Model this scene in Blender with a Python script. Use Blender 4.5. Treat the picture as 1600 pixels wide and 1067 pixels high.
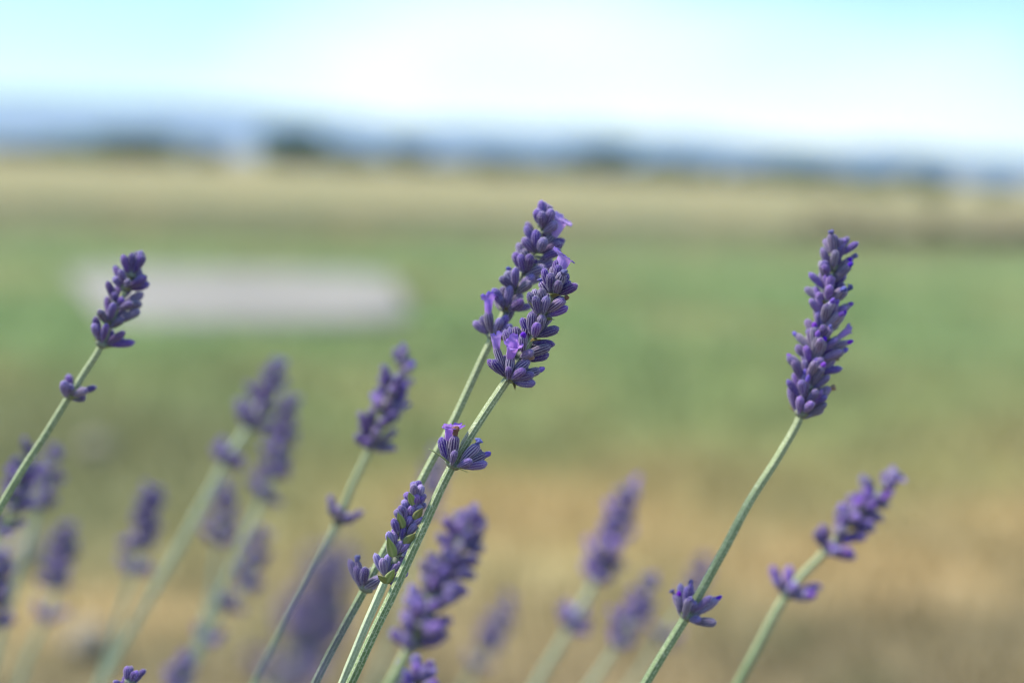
import bpy, math, random
import numpy as np
from mathutils import Vector, Matrix, noise as mnoise

for _o in list(bpy.data.objects):
    bpy.data.objects.remove(_o)
sc = bpy.context.scene
COL = sc.collection
R = math.radians
rng = random.Random(7)

# ------------------------------------------------------------------ camera
CAM_H, PITCH, ROLL, LENS, FOCUS = 0.85, R(7.07), R(2.0), 50.0, 0.400
f0 = Vector((0, math.cos(PITCH), -math.sin(PITCH)))
r0 = Vector((1, 0, 0)); u0 = r0.cross(f0)
CR = math.cos(ROLL) * r0 + math.sin(ROLL) * u0
CU = -math.sin(ROLL) * r0 + math.cos(ROLL) * u0
CF = f0
CAM = Vector((0, 0, CAM_H))
cd = bpy.data.cameras.new('camera'); cam = bpy.data.objects.new('camera', cd); COL.objects.link(cam)
m = Matrix.Identity(4)
for i in range(3):
    m[i][0] = CR[i]; m[i][1] = CU[i]; m[i][2] = -CF[i]; m[i][3] = CAM[i]
cam.matrix_world = m
cd.lens = LENS; cd.sensor_width = 36; cd.clip_start = 0.01; cd.clip_end = 30000
cd.dof.use_dof = True; cd.dof.focus_distance = FOCUS; cd.dof.aperture_fstop = 3.7
sc.camera = cam
K = 36.0 / LENS / 1600.0            # tangent per photo pixel

def at(px, py, d):                  # photo pixel + depth along the axis -> world point
    return CAM + CF * d + CR * ((px - 800) * K * d) - CU * ((py - 533.5) * K * d)

def on_ground(px, py, z=0.0):
    v = at(px, py, 1.0) - CAM
    return CAM + v * ((z - CAM_H) / v.z)

# ------------------------------------------------------------------ world, sun, exposure
CLOUD_X = 2.08
SUN_EL, SUN_AZ = R(52), math.atan2(-0.90, 0.10)
S = Vector((math.sin(SUN_AZ) * math.cos(SUN_EL), math.cos(SUN_AZ) * math.cos(SUN_EL), math.sin(SUN_EL)))
w = bpy.data.worlds.new('World'); sc.world = w; w.use_nodes = True
nt = w.node_tree; nt.nodes.clear()
wo = nt.nodes.new('ShaderNodeOutputWorld'); bg = nt.nodes.new('ShaderNodeBackground')
sky = nt.nodes.new('ShaderNodeTexSky'); sky.sky_type = 'NISHITA'; sky.sun_disc = False
sky.sun_elevation = SUN_EL; sky.sun_rotation = SUN_AZ % (2 * math.pi)
sky.air_density = 1.0; sky.dust_density = 0.6; sky.ozone_density = 1.0; sky.altitude = 200
tc = nt.nodes.new('ShaderNodeTexCoord'); mp = nt.nodes.new('ShaderNodeMapping')
mp.inputs['Scale'].default_value = (1.0, 1.0, 2.4); mp.inputs['Location'].default_value = (CLOUD_X, 0.0, 0.3)
# thin high cloud: veils thicken towards the horizon, where the line of sight runs longest through them
nz = nt.nodes.new('ShaderNodeTexNoise'); nz.inputs['Scale'].default_value = 1.7; nz.inputs['Detail'].default_value = 4
nz.inputs['Roughness'].default_value = 0.45
sx = nt.nodes.new('ShaderNodeSeparateXYZ'); nt.links.new(tc.outputs['Generated'], sx.inputs[0])
def wm(op, a, b):
    x = nt.nodes.new('ShaderNodeMath'); x.operation = op
    for q, v in ((0, a), (1, b)):
        if hasattr(v, 'is_linked'): nt.links.new(v, x.inputs[q])
        else: x.inputs[q].default_value = v
    return x.outputs[0]
veil = wm('MULTIPLY', wm('POWER', math.e, wm('MULTIPLY', wm('MAXIMUM', sx.outputs[2], 0.0), -24.0)), 0.34)
cr = nt.nodes.new('ShaderNodeValToRGB'); cr.color_ramp.elements[0].position = 0.50; cr.color_ramp.elements[1].position = 0.94
mx = nt.nodes.new('ShaderNodeMix'); mx.data_type = 'RGBA'
mx.inputs[7].default_value = (5.5, 6.0, 6.3, 1)
nt.links.new(tc.outputs['Generated'], mp.inputs['Vector']); nt.links.new(mp.outputs[0], nz.inputs['Vector'])
nt.links.new(wm('ADD', nz.outputs['Fac'], veil), cr.inputs[0]); nt.links.new(cr.outputs[0], mx.inputs[0])
tn = nt.nodes.new('ShaderNodeMix'); tn.data_type = 'RGBA'; tn.blend_type = 'MULTIPLY'; tn.inputs[0].default_value = 1.0
tn.inputs[7].default_value = (0.34, 0.53, 0.57, 1)
nt.links.new(sky.outputs[0], tn.inputs[6]); nt.links.new(tn.outputs[2], mx.inputs[6]); nt.links.new(mx.outputs[2], bg.inputs[0])
bg.inputs[1].default_value = 0.125
nt.links.new(bg.outputs[0], wo.inputs[0])
sl = bpy.data.lights.new('sun', 'SUN'); sun = bpy.data.objects.new('sun', sl); COL.objects.link(sun)
sl.energy = 2.5; sl.angle = R(9); sl.color = (1.0, 0.93, 0.80)
sun.rotation_euler = (-S).to_track_quat('-Z', 'Y').to_euler()
sun.location = (0, 0, 20)
vs = sc.view_settings; vs.view_transform = 'Standard'; vs.look = 'None'; vs.exposure = 1.45; vs.gamma = 1.0
vs.use_curve_mapping = False
sc.render.engine = 'CYCLES'
sc.cycles.use_denoising = True; sc.cycles.filter_width = 1.15
sc.cycles.max_bounces = 8; sc.cycles.volume_bounces = 2; sc.cycles.transparent_max_bounces = 8

# ------------------------------------------------------------------ helpers
def lin(r, g, b):
    def c(v):
        v /= 255.0
        return v / 12.92 if v <= 0.04045 else ((v + 0.055) / 1.055) ** 2.4
    return (c(r), c(g), c(b), 1.0)

class N:                            # tiny node-tree writer
    def __init__(self, name):
        self.m = bpy.data.materials.new(name); self.m.use_nodes = True
        self.t = self.m.node_tree; self.b = self.t.nodes['Principled BSDF']
        self.out = self.t.nodes['Material Output']
    def n(self, typ, **kw):
        x = self.t.nodes.new('ShaderNode' + typ)
        for k, v in kw.items():
            if k in x.inputs: x.inputs[k].default_value = v
            else: setattr(x, k, v)
        return x
    def l(self, a, b): self.t.links.new(a, b)
    def mix(self, fac, a, b, blend='MIX'):
        x = self.t.nodes.new('ShaderNodeMix'); x.data_type = 'RGBA'; x.blend_type = blend
        for s, v in ((0, fac), (6, a), (7, b)):
            if hasattr(v, 'is_linked'): self.l(v, x.inputs[s])
            else: x.inputs[s].default_value = v
        return x.outputs[2]
    def math(self, op, a, b=0.0, c=0.0, clamp=False):
        x = self.t.nodes.new('ShaderNodeMath'); x.operation = op; x.use_clamp = clamp
        for s, v in ((0, a), (1, b), (2, c)):
            if hasattr(v, 'is_linked'): self.l(v, x.inputs[s])
            else: x.inputs[s].default_value = v
        return x.outputs[0]
    def ramp(self, fac, stops, interp='LINEAR'):
        x = self.t.nodes.new('ShaderNodeValToRGB'); e = x.color_ramp.elements; x.color_ramp.interpolation = interp
        while len(e) < len(stops): e.new(0.5)
        for k, (p, c) in enumerate(stops): e[k].position = p; e[k].color = c if len(c) == 4 else (*c, 1)
        self.l(fac, x.inputs[0]); return x.outputs[0]
    def noise(self, scale, detail=3, rough=0.5, vec=None):
        x = self.n('TexNoise', Scale=scale, Detail=detail, Roughness=rough)
        if vec is not None: self.l(vec, x.inputs['Vector'])
        return x.outputs['Fac']

def tag(o, label=None, cat=None, group=None, kind=None):
    for k, v in (('label', label), ('category', cat), ('group', group), ('kind', kind)):
        if v: o[k] = v
    return o

def mesh(name, verts, faces, mats, smooth=True, mi=None, col=None):
    me = bpy.data.meshes.new(name)
    me.from_pydata([tuple(v) for v in verts], [], [tuple(f) for f in faces])
    for mm in (mats if isinstance(mats, (list, tuple)) else [mats]): me.materials.append(mm)
    if mi is not None: me.polygons.foreach_set('material_index', mi)
    if smooth: me.polygons.foreach_set('use_smooth', [True] * len(me.polygons))
    if col is not None:
        a = me.color_attributes.new('data', 'FLOAT_COLOR', 'POINT')
        a.data.foreach_set('color', [c for v in col for c in (v[0], v[1], v[2], 1.0)])
    me.update(); return me

def obj(name, me, mat=None, parent=None, pmat=None):
    o = bpy.data.objects.new(name, me); COL.objects.link(o)
    mat = mat if mat is not None else Matrix.Identity(4)
    if parent is not None:
        o.parent = parent
        o.matrix_parent_inverse = pmat.inverted()
    o.matrix_basis = mat
    return o

# ------------------------------------------------------------------ field colour (shared by ground and grass)
def field_colour(k):
    geo = k.n('NewGeometry'); sp = k.n('SeparateXYZ'); k.l(geo.outputs['Position'], sp.inputs[0])
    X, Y = sp.outputs[0], sp.outputs[1]
    wob = k.noise(0.55, 3, 0.55, geo.outputs['Position'])
    ye = k.math('ADD', k.math('MULTIPLY_ADD', X, -0.30, Y), 0.0)
    ly = k.math('LOGARITHM', k.math('MAXIMUM', ye, 0.6), math.e)
    ly = k.math('MULTIPLY_ADD', k.math('SUBTRACT', wob, 0.5), 0.55, ly)
    t = k.math('DIVIDE', ly, 6.0)
    L = lambda d: math.log(d) / 6.0
    soil = (0.17, 0.125, 0.08); tan = (0.47, 0.365, 0.165)
    green = (0.235, 0.33, 0.16); green2 = (0.265, 0.355, 0.18); grey = (0.245, 0.25, 0.165); gold = (0.315, 0.295, 0.165)
    base = k.ramp(t, [(L(1.5), soil), (L(2.4), (0.24, 0.20, 0.125)), (L(3.0), (0.37, 0.315, 0.175)), (L(3.7), (0.37, 0.345, 0.18)), (L(4.4), (0.29, 0.325, 0.16)),
                      (L(7.0), green), (L(13), green2), (L(17), (0.25, 0.265, 0.165)), (L(25), grey), (L(40), gold), (L(70), gold), (L(160), (0.28, 0.25, 0.16))])
    big = k.noise(0.7, 4, 0.6, geo.outputs['Position'])
    base = k.mix(k.math('MULTIPLY', k.math('SUBTRACT', big, 0.48, clamp=True), 3.4, clamp=True), base, (0.43, 0.315, 0.185, 1))
    base = k.mix(k.math('MULTIPLY', k.math('SUBTRACT', 0.44, k.noise(1.3, 3, 0.6, geo.outputs['Position']), clamp=True), 4.0, clamp=True), base, (0.165, 0.195, 0.10, 1))
    fine = k.noise(9.0, 4, 0.65, geo.outputs['Position'])
    clump = k.noise(2.6, 3, 0.6, geo.outputs['Position'])
    base = k.mix(0.8, base, k.ramp(clump, [(0.3, (0.66, 0.68, 0.66)), (0.7, (1.3, 1.28, 1.22))]), 'MULTIPLY')
    base = k.mix(0.75, base, k.ramp(fine, [(0.25, (0.45, 0.45, 0.45)), (0.75, (1.25, 1.25, 1.2))]), 'MULTIPLY')
    # drier peach-coloured patches
    for cx_, cy_, rx_, ry_ in ((0.10, 3.45, 0.55, 0.5), (1.65, 3.4, 0.75, 0.55), (0.75, 3.0, 0.5, 0.35), (-0.85, 2.55, 0.4, 0.2)):
        px_ = k.math('DIVIDE', k.math('SUBTRACT', X, cx_), rx_); py_ = k.math('DIVIDE', k.math('SUBTRACT', Y, cy_), ry_)
        pr = k.math('MULTIPLY_ADD', k.math('SUBTRACT', big, 0.5), 1.6, k.math('SQRT', k.math('ADD', k.math('MULTIPLY', px_, px_), k.math('MULTIPLY', py_, py_))))
        base = k.mix(k.ramp(pr, [(0.4, (0.62, 0.62, 0.62)), (1.0, (0, 0, 0))]), base, (0.50, 0.36, 0.19, 1))
    # greener turf at the lower left
    gx = k.math('DIVIDE', k.math('SUBTRACT', X, -1.45), 1.15); gy = k.math('DIVIDE', k.math('SUBTRACT', Y, 3.9), 1.7)
    gr = k.math('MULTIPLY_ADD', k.math('SUBTRACT', wob, 0.5), 1.2, k.math('SQRT', k.math('ADD', k.math('MULTIPLY', gx, gx), k.math('MULTIPLY', gy, gy))))
    base = k.mix(k.ramp(gr, [(0.45, (0.85, 0.85, 0.85)), (1.0, (0, 0, 0))]), base, (0.20, 0.21, 0.115, 1))
    # ploughed brown patch on the right
    dx = k.math('DIVIDE', k.math('SUBTRACT', X, 12.5), 7.0); dy = k.math('DIVIDE', k.math('SUBTRACT', Y, 27.0), 11.0)
    rr = k.math('SQRT', k.math('ADD', k.math('MULTIPLY', dx, dx), k.math('MULTIPLY', dy, dy)))
    rr = k.math('MULTIPLY_ADD', k.math('SUBTRACT', wob, 0.5), 0.6, rr)
    msk = k.ramp(rr, [(0.15, (0.75, 0.75, 0.75)), (1.0, (0, 0, 0))])
    base = k.mix(msk, base, (0.20, 0.165, 0.13, 1))
    return base, geo

k = N('field_ground'); c, geo = field_colour(k)
k.l(c, k.b.inputs['Base Color']); k.b.inputs['Roughness'].default_value = 0.95; k.b.inputs['Specular IOR Level'].default_value = 0.15
bp = k.n('Bump', Strength=0.6, Distance=0.05); k.l(k.noise(14, 5, 0.7, geo.outputs['Position']), bp.inputs['Height']); k.l(bp.outputs[0], k.b.inputs['Normal'])
M_GROUND = k.m
k = N('grass_blades'); c, geo = field_colour(k)
hv = k.noise(37, 1, 0.5, geo.outputs['Position'])
c = k.mix(0.8, c, k.ramp(hv, [(0.3, (0.7, 0.75, 0.6)), (0.7, (1.45, 1.35, 1.25))]), 'MULTIPLY')
k.l(c, k.b.inputs['Base Color']); k.b.inputs['Roughness'].default_value = 0.6
tr = k.n('BsdfTranslucent'); k.l(c, tr.inputs[0]); ms = k.n('MixShader'); ms.inputs[0].default_value = 0.35
k.l(k.b.outputs[0], ms.inputs[1]); k.l(tr.outputs[0], ms.inputs[2]); k.l(ms.outputs[0], k.out.inputs[0])
M_GRASS = k.m

def simple(name, col, rough=0.8, var=0.25, scale=8.0, bump=0.0, spec=0.3):
    k = N(name); g = k.n('NewGeometry'); nz = k.noise(scale, 4, 0.6, g.outputs['Position'])
    a = tuple(x * (1 - var) for x in col[:3]) + (1,); b = tuple(min(1, x * (1 + var)) for x in col[:3]) + (1,)
    k.l(k.mix(nz, a, b), k.b.inputs['Base Color'])
    k.b.inputs['Roughness'].default_value = rough; k.b.inputs['Specular IOR Level'].default_value = spec
    if bump:
        bp = k.n('Bump', Strength=bump, Distance=0.02); k.l(nz, bp.inputs['Height']); k.l(bp.outputs[0], k.b.inputs['Normal'])
    return k.m

def leafy(name, col, var=0.5):
    k = N(name); oi = k.n('ObjectInfo'); g = k.n('NewGeometry')
    nz = k.noise(1.7, 3, 0.6, g.outputs['Position'])
    a = tuple(x * (1 - var) for x in col) + (1,); b = tuple(x * (1 + var) for x in col) + (1,)
    c = k.mix(nz, a, b); k.l(c, k.b.inputs['Base Color']); k.b.inputs['Roughness'].default_value = 0.6
    tr = k.n('BsdfTranslucent'); k.l(c, tr.inputs[0]); ms = k.n('MixShader'); ms.inputs[0].default_value = 0.3
    k.l(k.b.outputs[0], ms.inputs[1]); k.l(tr.outputs[0], ms.inputs[2]); k.l(ms.outputs[0], k.out.inputs[0])
    return k.m

M_HILL = simple('far_hills', (0.08, 0.12, 0.21), 1.0, 0.4, 0.004)  # blue of distance haze painted into the base colour, on top of the haze volume
M_CONC = simple('pale_concrete', (0.265, 0.25, 0.24), 0.85, 0.30, 1.6, 0.3)
M_STONE = simple('pale_stone', (0.29, 0.255, 0.21), 0.8, 0.15, 20, 0.4)
M_TREE = leafy('tree_foliage', (0.022, 0.10, 0.02))
M_BARK = simple('bark', (0.12, 0.09, 0.065), 0.9, 0.3, 5)
M_SHRUB = leafy('dry_shrub_foliage', (0.16, 0.135, 0.10))

# ------------------------------------------------------------------ ground
ys = [-60, -20, -6] + list(np.linspace(-3, 16, 58)) + [18, 21, 25, 30, 37, 46, 60, 80, 110, 160, 240, 400, 800, 1600, 3200, 5600]
xs = sorted(set([-5800, -2500, -1000, -400, -160, -80, -40, -24, -15] + list(np.round(np.linspace(-10, 10, 50), 3)) + [15, 24, 40, 80, 160, 400, 1000, 2500, 5800]))
def gz(x, y):
    a = 1.0 if (abs(x) < 14 and y < 18) else 0.0
    return a * 0.03 * mnoise.noise(Vector((x * 0.8, y * 0.8, 3.0)))
V = [(x, y, gz(x, y)) for y in ys for x in xs]
nx = len(xs)
F = [(j * nx + i, j * nx + i + 1, (j + 1) * nx + i + 1, (j + 1) * nx + i) for j in range(len(ys) - 1) for i in range(nx - 1)]
tag(obj('ground', mesh('ground', V, F, M_GROUND)), 'dry and green field running flat to the far hills', None, None, 'structure')

# hills: two ridges far off
def ridge(name, y0, hf, label):
    V, F = [], []; n = 220; prof = [(-700, 0), (-420, 0.45), (-180, 0.85), (0, 1.0), (260, 0.7), (600, 0.0)]
    for i in range(n + 1):
        x = -5200 + 10400 * i / n
        h = hf(x)
        for q, (dy, s) in enumerate(prof):
            jj = 14 * mnoise.noise(Vector((x * 0.004, dy * 0.004 + y0, 1.0))) if 0 < s else 0
            V.append((x, y0 + dy, -0.5 + max(0, (h + jj) * s)))
    p = len(prof)
    for i in range(n):
        for q in range(p - 1):
            F.append((i * p + q, (i + 1) * p + q, (i + 1) * p + q + 1, i * p + q + 1))
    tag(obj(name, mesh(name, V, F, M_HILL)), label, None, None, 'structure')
def h_far(x):
    t = (x + 2000) / 1000.0
    return 165 / (1 + math.exp((t - 1.2) * 0.75)) + 66 + 26 * mnoise.noise(Vector((x * 0.0016, 5, 0))) + 12 * mnoise.noise(Vector((x * 0.005, 9, 0)))
def h_near(x):
    return 46 + 28 * mnoise.noise(Vector((x * 0.0022, 2, 0))) + 10 * mnoise.noise(Vector((x * 0.008, 4, 0)))
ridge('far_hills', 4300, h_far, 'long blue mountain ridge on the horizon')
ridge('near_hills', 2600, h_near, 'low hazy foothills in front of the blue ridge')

# ------------------------------------------------------------------ grass (stuff)
g = np.random.default_rng(3)
n = 230000
y = 0.9 * np.exp(g.random(n) * math.log(24 / 0.9)); x = np.clip(g.normal(0, 0.42, n), -1.3, 1.3) * (1.15 * y + 3.0)
keep = (g.random(n) < np.clip((y - 1.6) / 2.5, 0.18, 1.0))
x, y = x[keep], y[keep]; n = len(x)
slab_px = [(96, 416), (610, 424), (652, 496), (172, 502)]
slab = [on_ground(px, py, 0.045) for px, py in slab_px]
def inside(px_, py_):
    ins = np.ones(len(px_), bool)
    for a, b in zip(slab, slab[1:] + slab[:1]):
        ins &= ((b.x - a.x) * (py_ - a.y) - (b.y - a.y) * (px_ - a.x)) < 0
    return ins
ok = ~inside(x, y); x, y = x[ok], y[ok]; n = len(x)
h = g.uniform(0.025, 0.075, n) * (1 + 0.02 * y); an = g.random(n) * 6.283; wd = g.uniform(0.002, 0.0045, n) * (1 + 0.12 * y)
le = g.uniform(0.1, 0.8, n) * h; la = g.random(n) * 6.283
zz = np.array([gz(a, b) for a, b in zip(x, y)]) - 0.006
v = np.empty((n, 3, 3))
v[:, 0] = np.stack([x - wd * np.cos(an), y - wd * np.sin(an), zz], 1)
v[:, 1] = np.stack([x + wd * np.cos(an), y + wd * np.sin(an), zz], 1)
v[:, 2] = np.stack([x + le * np.cos(la), y + le * np.sin(la), zz + h], 1)
me = bpy.data.meshes.new('grass'); me.vertices.add(n * 3); me.vertices.foreach_set('co', v.reshape(-1))
me.loops.add(n * 3); me.loops.foreach_set('vertex_index', np.arange(n * 3)); me.polygons.add(n)
me.polygons.foreach_set('loop_start', np.arange(0, n * 3, 3)); me.polygons.foreach_set('loop_total', np.full(n, 3))
me.materials.append(M_GRASS); me.update(); me.validate()
tag(obj('grass', me), 'short patchy grass, green and straw coloured, covering the field', 'grass', None, 'stuff')

# ------------------------------------------------------------------ slab, stones
zt, zb = 0.045, -0.05
crn = [Vector((p.x, p.y, zt)) for p in slab]; top = []
for i in range(4):                      # worn, rounded corners
    a, b, c_ = crn[i - 1], crn[i], crn[(i + 1) % 4]
    p0 = b.lerp(a, 0.36); p2 = b.lerp(c_, 0.36 if (c_ - b).length < 2.4 else 0.2)
    p0 = b.lerp(a, 0.36 if (a - b).length < 2.4 else 0.2)
    for q in range(7):
        u = q / 6; top.append(p0 * (1 - u) ** 2 + b * 2 * u * (1 - u) + p2 * u * u)
nt_ = len(top); cen = sum(top, Vector()) / nt_
ins_ = [p + (cen - p).normalized() * 0.03 for p in top]
V = [(p.x, p.y, zb) for p in top] + [(p.x, p.y, zt - 0.02) for p in top] + [(p.x, p.y, zt) for p in ins_]
F = [tuple(reversed(range(2 * nt_, 3 * nt_)))] + [(i + nt_ * q, i + nt_ * q + nt_, (i + 1) % nt_ + nt_ * q + nt_, (i + 1) % nt_ + nt_ * q) for q in (0, 1) for i in range(nt_)]
o = obj('concrete_slab', mesh('concrete_slab', V, F, M_CONC, smooth=False))
tag(o, 'pale grey flat slab lying in the green grass behind the lavender', 'slab')

def stone_mesh(seed):
    rr = random.Random(seed); V, F = [], []; nu, nv = 14, 8
    for j in range(nv + 1):
        ph = math.pi * j / nv
        for i in range(nu):
            th = 2 * math.pi * i / nu
            d = Vector((math.sin(ph) * math.cos(th), math.sin(ph) * math.sin(th), math.cos(ph)))
            s = 1 + 0.28 * mnoise.noise(d * 1.7 + Vector((seed, 0, 0)))
            V.append((d.x * s, d.y * s * 0.8, d.z * s * 0.62))
    for j in range(nv):
        for i in range(nu):
            F.append((j * nu + i, (j + 1) * nu + i, (j + 1) * nu + (i + 1) % nu, j * nu + (i + 1) % nu))
    return mesh('pale_stone', V, F, M_STONE)
for q, (px, py, s) in enumerate([(38, 872, 0.065), (138, 1008, 0.045), (370, 835, 0.03), (150, 705, 0.05)]):
    p = on_ground(px, py, 0.02)
    o = obj('pale_stone', stone_mesh(11 + q), Matrix.Translation(p + Vector((0, 0, 0.2 * s))) @ Matrix.Rotation(q * 1.3, 4, 'Z') @ Matrix.Scale(s, 4))
    tag(o, 'pale rounded stone lying on the ground behind the lavender', 'stone', 'pale stones on the ground')

# ------------------------------------------------------------------ far trees and shrubs
def crown_mesh(seed, n, leaf, lobes, mat, name='crown'):
    rr = random.Random(seed); V, F = [], []
    for _ in range(n):
        c, rad = rr.choice(lobes)
        d = Vector((rr.gauss(0, 1), rr.gauss(0, 1), rr.gauss(0, 1))).normalized() * (rr.random() ** 0.45)
        p = Vector(c) + Vector((d.x * rad[0], d.y * rad[1], d.z * rad[2]))
        a = Vector((rr.gauss(0, 1), rr.gauss(0, 1), rr.gauss(0, 1))).normalized(); b = a.orthogonal().normalized()
        s = leaf * rr.uniform(0.6, 1.4); i = len(V)
        V += [p - a * s, p + b * s * 0.6, p + a * s, p - b * s * 0.6]; F.append((i, i + 1, i + 2, i + 3))
    return mesh(name, V, F, mat, smooth=False)
def tube(pts, rads, seg=8):
    V, F = [], []
    pts = [Vector(p) for p in pts]
    for i, p in enumerate(pts):
        t = (pts[min(i + 1, len(pts) - 1)] - pts[max(i - 1, 0)]).normalized()
        a = t.orthogonal().normalized(); b = t.cross(a)
        for s in range(seg):
            an = 2 * math.pi * s / seg; V.append(p + (a * math.cos(an) + b * math.sin(an)) * rads[i])
    for i in range(len(pts) - 1):
        for s in range(seg):
            F.append((i * seg + s, i * seg + (s + 1) % seg, (i + 1) * seg + (s + 1) % seg, (i + 1) * seg + s))
    F.append(tuple(range((len(pts) - 1) * seg, len(pts) * seg)))
    return V, F
def join(parts):
    V, F = [], []
    for v, f in parts:
        o = len(V); V += list(v); F += [tuple(i + o for i in q) for q in f]
    return V, F
TREES = []
for sd in range(4):
    rr = random.Random(90 + sd)
    lobes = [((rr.uniform(-0.28, 0.28), rr.uniform(-0.28, 0.28), rr.uniform(0.12, 0.78)), (rr.uniform(0.16, 0.3), rr.uniform(0.16, 0.3), rr.uniform(0.13, 0.22))) for _ in range(7)]
    lobes.append(((0, 0, 0.45), (0.3, 0.3, 0.40))); lobes.append(((0, 0, 0.2), (0.42, 0.42, 0.2)))
    cm = crown_mesh(sd, 1400, 0.042, lobes, M_TREE)
    parts = [tube([(0, 0, -0.02), (0.01, 0, 0.2), (0, 0.02, 0.5), (0.02, 0, 0.75)], [0.035, 0.026, 0.016, 0.005])]
    for c_, _ in lobes[:5]:
        parts.append(tube([(0.005, 0, 0.22), (c_[0] * 0.5, c_[1] * 0.5, 0.4), c_], [0.014, 0.009, 0.003], 6))
    TREES.append((cm, mesh('trunk', *join(parts), M_BARK)))
# px x, width px of crown, height px, distance
tree_spec = [(120, 95, 30, 190), (195, 150, 48, 170), (318, 90, 38, 180), (462, 120, 58, 165), (535, 85, 36, 190), (640, 90, 46, 175), (775, 120, 34, 185),
             (835, 60, 28, 200), (942, 110, 54, 165), (1050, 80, 38, 185), (1100, 55, 34, 200), (1195, 60, 32, 190), (1275, 110, 40, 150), (1370, 75, 34, 130), (1450, 85, 46, 110), (1560, 70, 24, 120), (20, 110, 20, 200), (1330, 60, 22, 190),
             (255, 70, 30, 195), (575, 60, 24, 210), (700, 70, 22, 215), (885, 60, 24, 210), (1000, 60, 28, 205), (1150, 70, 24, 210), (1235, 60, 26, 200), (70, 80, 24, 205)]
for q, (px, wp, hp, dist) in enumerate(tree_spec):
    dist *= 0.62
    base = at(px, 270 + (px - 800) * math.tan(ROLL), 1.0) - CAM
    p = CAM + base * (dist / base.y); p.z = 0
    H = hp * K * dist * 1.2; W = wp * K * dist * 1.15
    e = bpy.data.objects.new('far_tree', None); COL.objects.link(e)
    M = Matrix.Translation(p) @ Matrix.Rotation(q * 2.1, 4, 'Z') @ Matrix.Diagonal((W, W, H, 1))
    e.matrix_basis = Matrix.Translation(p); pm = Matrix.Translation(p)
    cm, tm = TREES[q % 4]
    obj('crown', cm, M, e, pm); obj('trunk', tm, M, e, pm)
    lab = {3: 'tallest dark green tree of the far row, just right of the gap', 1: 'broadest dark tree of the far row, standing left of the gap', 8: 'tall rounded dark tree of the far row, directly behind the two crossing spikes',
           12: 'wide dark tree of the far row, directly behind the lone tall spike', 14: 'nearer dark tree standing above the brown shrubs'}.get(q)
    if lab: tag(e, lab, 'tree', 'trees in the far row')
    else: tag(e, 'smaller hazy tree in the far row below the blue hills', 'tree', 'trees in the far row')
sh_lobes = [((0.0, 0, 0.45), (0.5, 0.45, 0.42)), ((0.35, 0.1, 0.3), (0.4, 0.35, 0.3)), ((-0.35, -0.1, 0.35), (0.4, 0.35, 0.35)), ((0.1, 0.2, 0.7), (0.25, 0.25, 0.25))]
SHM = [crown_mesh(200 + s, 900, 0.05, sh_lobes, M_SHRUB, 'crown') for s in range(3)]
SHT = mesh('stem', *join([tube([(0, 0, -0.03), (dx * 0.4, dy * 0.4, 0.3), (dx, dy, 0.7)], [0.03, 0.02, 0.006], 6) for dx, dy in ((0.1, 0.1), (-0.3, 0.1), (0.3, -0.1), (0, -0.2))]), M_BARK)
for q, (px, py, wp, hp) in enumerate([(1265, 372, 70, 34), (1320, 374, 95, 46), (1385, 378, 85, 36), (1460, 380, 95, 42), (1530, 384, 90, 36), (1595, 386, 95, 42)]):
    p = on_ground(px, py); d = p.y
    pm = Matrix.Translation(p); e = bpy.data.objects.new('dry_shrub', None); COL.objects.link(e); e.matrix_basis = pm
    M = pm @ Matrix.Rotation(q * 1.1, 4, 'Z') @ Matrix.Diagonal((wp * K * d / 1.3, wp * K * d / 1.3, hp * K * d, 1))
    obj('crown', SHM[q % 3], M, e, pm); obj('stem', SHT, M, e, pm)
    tag(e, 'low brown dry shrub on the bare strip beyond the grass', 'shrub', 'dry shrubs in a row')

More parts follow.
